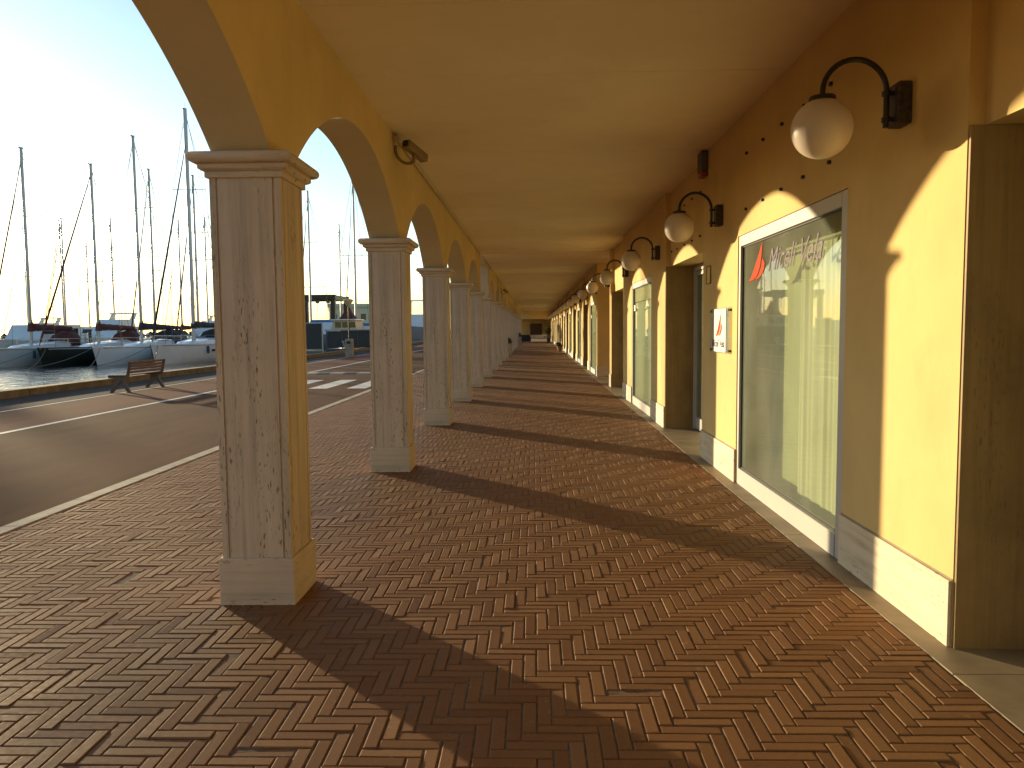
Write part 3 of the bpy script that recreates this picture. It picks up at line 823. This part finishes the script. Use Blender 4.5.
# ------------------------------------------------------------------ boats
def yacht(label, x, y, Lh, beam, fb, mast_y, mast_z, hull='white_gel', cover='sail_dark', jib=True, simple_=False, spread=2, boom_len=5.2, sprayhood=True, group=None, win=True, cat='sailing boat', furl=0.09, mast_r=0.09, lean=0.0, rz=0.0):
    t = thing('sailing_yacht', label, cat, (x, y, ZW), rz, group or 'sailing boats moored side by side')
    n = 18; secs = []
    for i in range(n + 1):
        u = i / n
        b = beam / 2 * (1 - (1 - min(1, u / 0.55)) ** 2.1) * (1 - 0.18 * max(0, (u - 0.6) / 0.4) ** 2)
        b = max(b, 0.02)
        sheer = fb * (1.12 - 0.16 * u + 0.05 * u * u)
        yl = u * Lh
        rake = 0.55 * (1 - u) ** 3
        ring = []
        for (bf, zf) in ((0.0, -0.35), (0.62, -0.3), (0.86, 0.02), (0.95, 0.35), (1.0, 0.75), (1.0, 1.0)):
            z = zf if zf < 0 else zf * sheer
            ring.append((b * bf, yl + rake * (1 - max(0, z) / sheer), z))
        secs.append(ring)
    q = MB()
    for s in secs:
        for p in s: q.v.append(p)
        for p in s[1:]: q.v.append((-p[0], p[1], p[2]))
    m_ = 11
    def idx(i, k, side): return i * m_ + (k if side > 0 or k == 0 else 5 + k)
    for i in range(n):
        for sd_ in (1, -1):
            for k in range(5):
                q.f.append((idx(i, k, sd_), idx(i + 1, k, sd_), idx(i + 1, k + 1, sd_), idx(i, k + 1, sd_))); q.mi.append(0)
        q.f.append((idx(i, 5, 1), idx(i + 1, 5, 1), idx(i + 1, 5, -1), idx(i, 5, -1))); q.mi.append(0)
    q.f.append(tuple([idx(n, k, 1) for k in range(6)] + [idx(n, k, -1) for k in range(5, 0, -1)])); q.mi.append(0)
    h = q.build('hull', hull, t, smooth='auto')
    MB().add([], [])
    if not simple_:
        # rubbing strake
        st = MB()
        for sgn in (1, -1):
            st.tube([(sgn * (s[5][0] + 0.004), s[5][1], s[5][2] - 0.10) for s in secs[1:]], 0.02, 6)
        st.build('strake', 'teak' if hull != 'dark_gel' else 'white_gel', t)
        for yy in (mast_y - 1.6, mast_y + 0.9, mast_y + 4.0):
            j = min(n, int(yy / Lh * n)); bi = secs[j][5][0] + 0.11; zt_ = secs[j][5][2]
            MB().lathe([(0.02, zt_ - 0.72), (0.09, zt_ - 0.66), (0.10, zt_ - 0.45), (0.09, zt_ - 0.22), (0.02, zt_ - 0.14)], cx=bi, cy=yy, n=10).build('fender', 'fender' if hull != 'dark_gel' else 'white_gel', t, smooth='auto')
        if win:
            for sgn in (1, -1):
                for yy in (mast_y - 0.6, mast_y + 2.6):
                    bi = secs[min(n, int(yy / Lh * n))][4][0]
                    MB().rbox(sgn * bi - 0.03, sgn * bi + 0.03, yy - 0.32, yy + 0.32, fb * 0.60, fb * 0.74, 0.01).build('hull_window', 'dark_glass', t)
    dz = fb * 1.03
    # coachroof
    c = MB()
    cr_ = [(mast_y - 2.2, 0.32, 0.03), (mast_y - 1.4, 0.55, 0.22), (mast_y + 0.3, 0.85, 0.34), (mast_y + 2.2, 0.98, 0.42), (min(Lh - 2.4, mast_y + 3.4), 0.95, 0.44)]
    bb = len(c.v)
    for yy, hw, hh in cr_:
        hw *= beam / 3.6
        c.v += [(-hw - 0.1, yy, dz - 0.1), (-hw, yy, dz + hh * 0.8), (-hw * 0.55, yy, dz + hh), (hw * 0.55, yy, dz + hh), (hw, yy, dz + hh * 0.8), (hw + 0.1, yy, dz - 0.1)]
    for i in range(len(cr_) - 1):
        for k in range(5): c.f.append((bb + i * 6 + k, bb + (i + 1) * 6 + k, bb + (i + 1) * 6 + k + 1, bb + i * 6 + k + 1)); c.mi.append(0)
    c.f.append(tuple(bb + k for k in range(6))); c.mi.append(0); e = bb + (len(cr_) - 1) * 6; c.f.append(tuple(e + k for k in range(6))); c.mi.append(0)
    c.build('coachroof', 'white_gel' if hull != 'cream_gel' else 'cream_gel', t)
    # mast & rig
    ms = MB(); top = mast_z - ZW
    ms.tube([(0, mast_y, dz), (0, mast_y, top)], [mast_r * 1.3, mast_r * 1.1], 10)
    mo = ms.build('mast', 'mast', t, smooth='auto')
    hd = MB(); hd.tube([(0, mast_y, top), (0, mast_y + 0.25, top + 0.10)], 0.02, 5); hd.tube([(0, mast_y - 0.12, top), (0, mast_y - 0.35, top + 0.28)], 0.012, 5); hd.box(-0.05, 0.05, mast_y - 0.25, mast_y + 0.2, top - 0.06, top)
    hd.tube([(0, mast_y, top), (0.02, mast_y, top + 0.45)], 0.009, 5)
    hd.build('masthead_gear', 'dark_iron', mo)
    sw = beam * 0.42
    zs = [dz + (top - dz) * f for f in ([0.36, 0.66] if spread == 2 else [0.5])]
    for z_ in zs:
        w_ = sw * (1.0 if z_ == zs[0] else 0.75)
        MB().tube([(-w_, mast_y + 0.25, z_ + 0.08), (0, mast_y, z_), (w_, mast_y + 0.25, z_ + 0.08)], 0.026, 6).build('spreader', 'mast', mo)
    rg = MB(); rw = 0.016
    for sgn in (1, -1):
        pts = [(sgn * beam * 0.46, mast_y + 0.25, dz)] + [(sgn * sw * (1.0 if i == 0 else 0.75), mast_y + 0.25, z_ + 0.08) for i, z_ in enumerate(zs)] + [(0, mast_y, top - 0.3)]
        rg.tube(pts, rw, 4)
    rg.tube([(0, Lh - 0.1, dz), (0, mast_y, top)], rw, 4)
    rg.build('rigging', 'rig', t)
    if jib:
        z_t = top - (0.8 if jib is True else jib)
        jb = MB(); a = Vector((0, 0.25, dz + 0.25)); b = Vector((0, mast_y - 0.1, z_t))
        jb.tube([a, a + (b - a) * 0.04, a + (b - a) * 0.3, a + (b - a) * 0.8, b], [0.03, furl, furl * 0.95, furl * 0.6, 0.02], 8)
        jb.build('furled_jib', cover if cover != 'sail_blue' else 'sail_white', t, smooth='auto')
    else:
        MB().tube([(0, 0.2, dz), (0, mast_y - 0.1, top - 0.6)], 0.014, 5).build('forestay', 'rig', t)
    # boom with stowed sail
    zb = dz + 1.2
    bm_ = MB(); bm_.tube([(0, mast_y + 0.12, zb), (0, mast_y + boom_len, zb + 0.1)], 0.06, 8); bo = bm_.build('boom', 'mast', t)
    sv = MB(); nn = 14; pts = []; rs = []
    for i in range(nn + 1):
        u = i / nn
        pts.append((0.03 * math.sin(i * 1.3), mast_y + 0.08 + u * (boom_len - 0.3), zb + 0.16 + 0.10 * (1 - u) + 0.015 * math.sin(i * 2.1)))
        rs.append(0.25 - 0.09 * u + 0.015 * math.sin(i * 3.7))
    sv.tube(pts, rs, 10)
    sv.tube([(0, mast_y + 0.02, zb - 0.05), (0, mast_y + 0.04, zb + 0.75)], [0.24, 0.11], 8)
    sv.build('sail_cover', cover, bo, smooth='auto')
    if sprayhood:
        sp = MB(); ys = mast_y + 3.0; bb = len(sp.v)
        for j, (yy, hh) in enumerate(((ys, 0.38), (ys + 0.45, 0.95), (ys + 1.2, 1.12))):
            for i in range(9):
                a = math.pi * i / 8; sp.v.append((-math.cos(a) * beam * 0.30, yy, dz + 0.1 + (hh) * math.sin(a) ** 0.6 if 0 < i < 8 else dz + 0.1))
        for j in range(2):
            for i in range(8): sp.f.append((bb + j * 9 + i, bb + j * 9 + i + 1, bb + (j + 1) * 9 + i + 1, bb + (j + 1) * 9 + i)); sp.mi.append(0)
        so = sp.build('sprayhood', cover, t, smooth=True)
        md = so.modifiers.new('s', 'SOLIDIFY'); md.thickness = 0.02
    # pulpit and lifelines
    pp = MB()
    f0 = secs[1]; f2 = secs[3]
    pp.tube([(f2[5][0] - 0.05, f2[5][1], f2[5][2]), (f2[5][0] - 0.08, f2[5][1], dz + 0.62), (0.12, 0.12, dz + 0.66), (-0.12, 0.12, dz + 0.66), (-f2[5][0] + 0.08, f2[5][1], dz + 0.62), (-f2[5][0] + 0.05, f2[5][1], f2[5][2])], 0.018, 6)
    pp.tube([(0.12, 0.14, dz), (0.12, 0.12, dz + 0.66)], 0.016, 5); pp.tube([(-0.12, 0.14, dz), (-0.12, 0.12, dz + 0.66)], 0.016, 5)
    if not simple_:
        for sgn in (1, -1):
            for zz in (0.32, 0.60):
                pp.tube([(sgn * (s[5][0] - 0.06), s[5][1], s[5][2] + zz) for s in secs[3:]], 0.007, 4)
            for s in secs[3::3]: pp.tube([(sgn * (s[5][0] - 0.06), s[5][1], s[5][2]), (sgn * (s[5][0] - 0.06), s[5][1], s[5][2] + 0.62)], 0.012, 4)
        # stern arch and pushpit
        for zz in (0.5, 0.8): pp.tube([(-beam * 0.36, Lh - 0.8, dz + zz), (-beam * 0.36, Lh - 0.1, dz + zz), (beam * 0.36, Lh - 0.1, dz + zz), (beam * 0.36, Lh - 0.8, dz + zz)], 0.015, 5)
    pp.build('guard_rails', 'steel', t)
    if not simple_:
        for sgn in (-1, 1):
            a = Vector((sgn * 0.25, 0.5, dz)); b = Vector((sgn * 2.2, -4.5, -0.05)); pts = []
            for i in range(9):
                u = i / 8; p = a.lerp(b, u); p.z -= 0.35 * math.sin(math.pi * u) * (1 - u * 0.5); pts.append(p)
            MB().tube(pts, 0.022, 5).build('mooring_rope', 'rig', t)
    return t

yacht('pale grey hulled yacht at the left edge with maroon sail cover and thick mast', -34.6, 47.4, 11.5, 3.3, 1.10, 4.6, 14.1, 'cream_gel', 'sail_red', 1.0, furl=0.06, boom_len=4.8)
yacht('dark hulled yacht with a white waterline stripe between two pale boats', -32.0, 48.6, 12.0, 3.3, 1.10, 7.1, 13.75, 'dark_gel', 'sail_red', 0.9, win=False, furl=0.07)
yacht('white yacht with straight bow and one small hull window, just left of the bench', -28.65, 49.0, 13.5, 3.5, 1.12, 6.4, 15.6, 'white_gel', 'sail_dark', False)
yacht('white yacht with the tallest mast and a large dark hull window, right behind the bench', -25.2, 49.8, 14.5, 3.8, 1.22, 6.5, 17.7, 'white_gel', 'sail_dark', 2.6, furl=0.075, mast_r=0.12)
WORDS = [
 ('small background yacht whose thin mast rises just right of the leftmost mast', -56.8, 85, 14.2, 'white_gel', 'sail_red'),
 ('background yacht with the left of three thin masts standing close together', -62.0, 100, 15.0, 'cream_gel', 'sail_red'),
 ('background yacht with the tallest of three thin masts standing close together', -56.8, 92, 15.3, 'white_gel', 'sail_dark'),
 ('background yacht with the right of three thin masts standing close together', -58.9, 95, 15.5, 'white_gel', 'sail_red'),
 ('distant yacht with a short thin mast just right of the dark hulled yacht mast', -61.5, 105, 14.2, 'blue_gel', 'sail_dark'),
 ('background yacht with a thin mast left of the tall mast over the bench', -48.6, 88, 14.6, 'cream_gel', 'sail_dark'),
 ('middle distance yacht with a strong mast and slanting stays left of the tallest mast', -33.9, 68, 15.9, 'white_gel', 'sail_dark'),
 ('distant yacht with a short mast close behind the slanting stays', -52.0, 104, 13.9, 'white_gel', 'sail_red'),
 ('background yacht with a thin mast just left of the tallest mast', -38.85, 84, 13.7, 'cream_gel', 'sail_red'),
 ('middle distance yacht with its mast close behind the tallest mast', -29.1, 66, 14.9, 'white_gel', 'sail_dark'),
 ('background yacht with a thin mast beside the first travertine pillar', -36.8, 86, 14.3, 'blue_gel', 'sail_dark'),
 ('yacht whose mast stands tight against the yellow side of the first pillar', -20.98, 72, 14.5, 'white_gel', 'sail_dark'),
 ('yacht with the tall mast in the middle of the second arch opening', -16.25, 70, 16.0, 'white_gel', 'sail_dark'),
 ('distant yacht with a thin short mast behind the path lamp', -23.9, 95, 14.5, 'cream_gel', 'sail_red'),
]
for i, (lab, x, y, zt, hl, cv) in enumerate(WORDS):
    yacht(lab, x, y - 4.6, 11 + (i % 3), 3.3 + 0.2 * (i % 2), 1.15, 4.6, zt, hl, cv, jib=(1.0 if i % 3 != 1 else False), simple_=True, spread=2 if i % 2 else 1,
          furl=0.06 if i in (3, 6, 9, 11) else 0.04, group='background sailing boats', mast_r=0.09 if y < 80 else 0.085)

# motor boats with higher superstructure
def motor_boat(label, x, y, Lh, beam, fb, hh, hull='white_gel', fly=True, rz=0.0, tarp=None):
    t = thing('motor_boat', label, 'motor boat', (x, y, ZW), rz, 'motor boats in the harbour')
    q = MB(); n = 14
    for i in range(n + 1):
        u = i / n; b = beam / 2 * (1 - (1 - min(1, u / 0.5)) ** 2.2); b = max(b, 0.03)
        s_ = fb * (1.35 - 0.35 * u); rk = 0.9 * (1 - u) ** 3
        for bf, zf in ((0, -0.4), (0.8, 0.0), (0.94, 0.5), (1, 1)):
            z = zf if zf <= 0 else zf * s_
            q.v.append((b * bf, u * Lh + rk * (1 - max(z, 0) / s_), z))
        for bf, zf in ((0.8, 0.0), (0.94, 0.5), (1, 1)):
            z = zf * s_; q.v.append((-b * bf, u * Lh + rk * (1 - max(z, 0) / s_), z))
    def ix(i, k, sd_): return i * 7 + (k if sd_ > 0 or k == 0 else 3 + k)
    for i in range(n):
        for sd_ in (1, -1):
            for k in range(3): q.f.append((ix(i, k, sd_), ix(i + 1, k, sd_), ix(i + 1, k + 1, sd_), ix(i, k + 1, sd_))); q.mi.append(0)
        q.f.append((ix(i, 3, 1), ix(i + 1, 3, 1), ix(i + 1, 3, -1), ix(i, 3, -1))); q.mi.append(0)
    q.f.append((ix(n, 0, 1), ix(n, 1, 1), ix(n, 2, 1), ix(n, 3, 1), ix(n, 3, -1), ix(n, 2, -1), ix(n, 1, -1))); q.mi.append(0)
    q.build('hull', hull, t, smooth='auto')
    w = beam * 0.40
    def cab(y0, y1, z0, z1, sl, w_):
        c = MB(); c.prism([(y0, z0), (y0 + sl, z1), (y1 - 0.2, z1), (y1, z0)], -w_, w_, 'x'); return c
    cab(Lh * 0.30, Lh * 0.86, fb, fb + 1.5, 1.2, w).build('cabin', 'white_gel', t)
    MB().prism([(Lh * 0.30 + 0.66, fb + 0.80), (Lh * 0.30 + 0.98, fb + 1.22), (Lh * 0.80, fb + 1.22), (Lh * 0.80, fb + 0.80)], -w - 0.015, w + 0.015, 'x').build('cabin_window', 'dark_glass', t)
    if fly:
        cab(Lh * 0.44, Lh * 0.80, fb + 1.501, fb + 2.2, 0.5, w * 0.9).build('flybridge', 'white_gel', t)
        a = MB(); a.prism([(Lh * 0.70, fb + 2.2), (Lh * 0.76, fb + hh), (Lh * 0.84, fb + hh), (Lh * 0.80, fb + 2.2)], -w * 0.9, -w * 0.9 + 0.12, 'x')
        a.prism([(Lh * 0.70, fb + 2.2), (Lh * 0.76, fb + hh), (Lh * 0.84, fb + hh), (Lh * 0.80, fb + 2.2)], w * 0.9 - 0.12, w * 0.9, 'x')
        a.box(-w * 0.9, w * 0.9, Lh * 0.72, Lh * 0.86, fb + hh, fb + hh + 0.14)
        a.build('radar_arch', 'white_gel', t)
        MB().tube([(0, Lh * 0.8, fb + hh + 0.14), (0, Lh * 0.82, fb + hh + 1.7)], 0.02, 5).build('antenna', 'steel', t)
    if tarp:
        MB().rbox(-w - 0.1, w + 0.1, Lh * 0.5, Lh * 0.9, fb + 0.9, fb + 1.75, 0.12).build('tarpaulin', tarp, t)
    return t
motor_boat('boxy grey motor boat with dark windows next to the first pillar behind the white yachts', -26.2, 58.5, 10, 3.6, 1.35, 2.5, 'blue_gel', fly=False)
motor_boat('motor boat under a bright blue cover seen between the first two pillars', -19.3, 66.0, 9, 3.2, 1.4, 3.0, 'blue_gel', False, tarp='sail_blue')
motor_boat('motor boat with a square blue cover just left of the second pillar', -14.9, 60.0, 9, 2.9, 1.0, 3.0, 'white_gel', False, tarp='sail_blue')
motor_boat('tall white and blue motor boat with antenna right of the second pillar', -14.9, 93.0, 12, 4.2, 1.9, 4.0, 'blue_gel', True)
motor_boat('lavender white motor boat at the very left edge behind the pale yacht', -37.6, 52.2, 10, 3.4, 1.3, 2.9, 'cream_gel', False)
for i, (x, y) in enumerate(((-44, 74), (-50, 78), (-66, 96), (-30.5, 84), (-41, 92))):
    motor_boat(['low white motor boat behind the maroon sail covers', 'second white motor boat behind the maroon sail covers, further left', 'far white motor boat under the three close masts',
                'white motor boat behind the tallest mast near the pillar', 'far white motor boat above the bench between two masts'][i], x, y, 9.5, 3.3, 1.3, 2.8, 'white_gel', i % 2 == 0)
# made-up towers out of view on the left, added to cast soft shadow bands
for i, (c_, w_, h_) in enumerate(((4.25, 1.5, 10.2), (1.3, 1.9, 11.0), (-2.6, 1.2, 11.0))):
    t = thing('harbour_beacon', ['tall concrete harbour beacon beyond the left edge, nearest the moored yachts', 'tall concrete harbour beacon beyond the left edge, middle one', 'tallest concrete harbour beacon far beyond the left edge'][i], 'beacon', (-75.0, 76.5 + c_, ZW), R(45), 'beacons left of the view')
    a = w_ / 2
    MB().lathe([(a * 1.35, -0.6), (a * 1.35, 0.9), (a, 1.1), (a * 0.9, h_ - 0.5)], n=4, sq=True).build('tower', 'concrete', t)
    MB().lathe([(a * 1.05, h_ - 0.499), (a * 1.05, h_ - 0.35), (a * 0.5, h_ - 0.3), (a * 0.5, h_ + 0.2), (0.05, h_ + 0.5)], n=12).build('lantern', 'red_dark', t)

# floating cabin (kiosk) behind the notice board
t = thing('glass_cabin', 'low floating cabin with glass walls and a white framed upper deck', 'cabin', (-14.6, 62.0, 0))
MB().rbox(-1.9, 2.0, -1.5, 3.5, -0.75, 0.10, 0.03).build('pontoon', 'cast', t)
q = MB()
for xx in (-1.85, -0.6, 0.65, 1.9):
    for yy in (-1.4, 3.3): q.rbox(xx - 0.035, xx + 0.035, yy - 0.035, yy + 0.035, 0.10, 1.54, 0.005)
q.build('post', 'cast', t)
MB().box(-1.80, 1.85, -1.39, -1.38, 0.2, 1.5).build('glass_wall', 'smoked', t)
MB().rbox(-2.0, 2.1, -1.55, 3.6, 1.545, 1.64, 0.02).build('deck', 'alu', t)
q = MB(); q.prism([(-1.65, 1.641), (-1.45, 2.35), (0.25, 2.35), (0.45, 1.641)], -0.8, 1.9, 'y'); q.build('wheelhouse', 'cream', t)
MB().rbox(-1.6, 0.4, -1.0, 2.1, 2.351, 2.45, 0.02).build('roof', 'white_gel', t)
for a in (-1.30, -0.72, -0.15):
    MB().rbox(a, a + 0.48, -0.815, -0.802, 1.78, 2.22, 0.003).build('window', 'dark_glass', t)
# dark pyramid canopy
t = thing('pyramid_canopy', 'dark pyramid shaped closed canopy behind the path lamp', 'canopy', (-16.1, 66.5, 0))
MB().lathe([(0.72, 2.45), (0.30, 3.1), (0.02, 3.75)], n=4, sq=True).build('roof', 'sail_red', t)
MB().lathe([(0.05, -0.62), (0.05, 2.5)], n=10).build('pole', 'dark_iron', t)
# travel lift gantry
t = thing('boat_lift', 'dark steel travel lift gantry standing over the boats left of the path lamp', 'crane', (-24.5, 86, 0))
q = MB()
q.rbox(-3.2, 2.3, -0.3, 0.3, 5.0, 5.55, 0.03); q.rbox(-3.2, 2.3, 5.7, 6.3, 5.0, 5.55, 0.03)
for xx in (-3.0, 1.9): q.rbox(xx, xx + 0.35, 0.3, 5.7, 4.95, 5.5, 0.03)
q.build('beam', 'dark_iron', t)
for xx in (-3.1, 1.75):
    for yy in (-0.3, 5.7): MB().rbox(xx, xx + 0.5, yy, yy + 0.6, -0.5, 5.0, 0.03).build('leg', 'dark_iron', t)
for i in range(4):
    q = MB(); q.box(-2.2 + i * 1.2, -2.16 + i * 1.2, -0.05, 0.05, 3.6, 5.0); q.rbox(-2.35 + i * 1.2, -2.0 + i * 1.2, -0.2, 0.2, 4.6, 4.99, 0.03)
    q.build('hoist', 'cast', t)
# far shore
t = thing('harbour_warehouse', 'long pale yellow warehouse on the far shore behind the masts', 'building', (-61, 262, 0))
MB().box(-9, 12, 0, 14, -1, 9.3).build('wall', 'far_wall', t)
MB().prism([(-9.5, 9.3), (12.5, 9.3), (12.5, 10.3), (-9.5, 10.6)], -0.5, 14.5, 'y').build('roof', 'far_wall', t)
for i in range(6): MB().box(-8 + i * 3.3, -6.3 + i * 3.3, -0.06, -0.01, 5, 7).build('window', 'dark_glass', t)
q = MB(); nb_ = 150
for i in range(nb_):
    x = -420 + i * 2.9
    for j in range(2):
        s_ = rnd.uniform(1.6, 3.0); cx = x + rnd.uniform(-1, 1); cyy = 300 + rnd.uniform(-3, 3) - j * 2.5; cz = -0.9 + (1.1 if j == 0 else 0)
        q.add([(cx + s_ * rnd.uniform(.7, 1) * a, cyy + s_ * rnd.uniform(.7, 1) * b, cz + s_ * rnd.uniform(.5, .8) * c) for a, b, c in ((1, 0, 0), (0, 1, 0), (-1, 0, 0), (0, -1, 0), (0, 0, 1), (0, 0, -1))],
              [(0, 1, 4), (1, 2, 4), (2, 3, 4), (3, 0, 4), (1, 0, 5), (2, 1, 5), (3, 2, 5), (0, 3, 5)])
tag(q.build('breakwater', 'rock'), 'long low rock breakwater along the horizon behind the boats', 'breakwater', kind='stuff')
# pontoon for the row of boats
t = thing('pontoon', 'low grey wooden pontoon behind the sterns of the moored yachts', 'pontoon', (-30, 64.3, 0))
MB().rbox(-22, 14, 0, 2.0, -0.75, -0.15, 0.03).build('deck', 'teak', t)
for xx in (-18, -9, 0, 9): MB().tube([(xx, 2.2, -1.5), (xx, 2.2, 1.6)], 0.15, 10).build('pile', 'dark_iron', t)

# ------------------------------------------------------------------ small things far down the arcade
def planter(loc, label, s):
    t = thing('planter', label, 'planter', loc, group='tall planters by the pillars')
    MB().lathe([(0.15 * s, 0), (0.15 * s, 0.03), (0.17 * s, 0.72 * s), (0.155 * s, 0.74 * s)], n=4, sq=True).build('pot', 'concrete', t)
    f = MB(); rr = random.Random(5)
    for i in range(260):
        th, ph = rr.uniform(0, 6.28), rr.uniform(0, 1.5)
        r = 0.19 * s * rr.uniform(0.5, 1.05)
        p = Vector((r * math.cos(th) * math.cos(ph), r * math.sin(th) * math.cos(ph), 0.76 * s + r * 1.6 * math.sin(ph)))
        a = Vector((rr.uniform(-1, 1), rr.uniform(-1, 1), rr.uniform(-1, 1))).normalized() * 0.04; b = a.cross(Vector((rr.uniform(-1, 1), rr.uniform(-1, 1), 1))).normalized() * 0.022
        f.add([p - a, p + b, p + a, p - b], [(0, 1, 2, 3)])
    f.lathe([(0.10 * s, 0.72 * s), (0.13 * s, 0.85 * s), (0.06 * s, 1.0 * s)], n=8)
    f.build('shrub', 'leaf', t)
planter((-1.42, 43.6, 0), 'pale square planter with a small dark shrub, the nearer of two by the pillars', 1.0)
planter((-1.32, 70.0, 0), 'smaller looking planter with dark shrub further along the pillars', 1.1)
for i, (x, y, s) in enumerate(((1.75, 52.5, 1.0), (1.83, 54.3, 0.8), (1.80, 57.0, 1.0))):
    t = thing('terracotta_pot', ['nearest terracotta pot on the floor by the shop wall', 'small middle terracotta pot by the shop wall', 'farthest terracotta pot by the shop wall'][i], 'pot', (x, y, 0), group='terracotta pots by the wall')
    MB().lathe([(0.11 * s, 0), (0.18 * s, 0.26 * s), (0.20 * s, 0.27 * s), (0.20 * s, 0.33 * s), (0.17 * s, 0.33 * s), (0.15 * s, 0.28 * s)], n=20).build('pot', 'terracotta', t, smooth='auto')
    f = MB(); rr = random.Random(9 + i)
    for k in range(90):
        a = rr.uniform(0, 6.28); r = rr.uniform(0.02, 0.16) * s; h_ = rr.uniform(0.08, 0.26) * s
        p = Vector((r * math.cos(a), r * math.sin(a), 0.30 * s)); q2 = p + Vector((0.06 * math.cos(a), 0.06 * math.sin(a), h_)); d = Vector((-math.sin(a), math.cos(a), 0)) * 0.02
        f.add([p - d, p + d, q2 + d, q2 - d], [(0, 1, 2, 3)])
    f.build('plant', 'leaf', t)
# dark armchair block and long white table at the end
t = thing('armchair', 'dark low armchair beside the white table at the far end of the arcade', 'chair', (-1.0, 88.0, 0))
MB().rbox(-0.55, 0.55, -0.45, 0.45, 0.08, 0.42, 0.05).build('seat', 'sail_dark', t)
MB().rbox(-0.55, 0.55, -0.62, -0.40, 0.08, 0.85, 0.06).build('backrest', 'sail_dark', t)
for xx in (-0.62, 0.46): MB().rbox(xx, xx + 0.16, -0.5, 0.45, 0.08, 0.62, 0.05).build('armrest', 'sail_dark', t)
for xx in (-0.55, 0.5):
    for yy in (-0.55, 0.38): MB().rbox(xx, xx + 0.05, yy, yy + 0.05, 0, 0.08, 0.005).build('leg', 'dark_iron', t)
t = thing('long_table', 'long white table with bottles across the far end of the arcade', 'table', (0.5, 88.3, 0))
MB().rbox(-0.95, 0.95, -0.35, 0.35, 0.72, 0.80, 0.01).build('tabletop', 'white_panel', t)
MB().rbox(-0.93, 0.6, -0.3, -0.27, 0.45, 0.719, 0.005).build('apron', 'white_panel', t)
for xx in (-0.92, 0.82):
    for yy in (-0.32, 0.24): MB().rbox(xx, xx + 0.08, yy, yy + 0.08, 0, 0.719, 0.005).build('leg', 'white_panel', t)
t = thing('potted_tree', 'dark bushy potted plant standing by the wall at the far end', 'plant', (1.62, 86, 0))
MB().lathe([(0.16, 0), (0.22, 0.45), (0.20, 0.45)], n=18).build('pot', 'cast', t)
MB().tube([(0, 0, 0.4), (0.03, 0.02, 1.1)], 0.03, 8).build('trunk', 'wood', t)
f = MB(); rr = random.Random(15)
for i in range(420):
    v = Vector((rr.gauss(0, 1), rr.gauss(0, 1), rr.gauss(0, 1))).normalized() * rr.uniform(0.12, 0.36)
    p = Vector((0, 0, 1.3)) + Vector((v.x, v.y, v.z * 1.5))
    a = Vector((rr.uniform(-1, 1), rr.uniform(-1, 1), rr.uniform(-1, 1))).normalized() * 0.07; b = a.cross(Vector((rr.uniform(-1, 1), rr.uniform(-1, 1), 1))).normalized() * 0.035
    f.add([p - a, p + b, p + a, p - b], [(0, 1, 2, 3)])
f.build('crown', 'leaf', t)
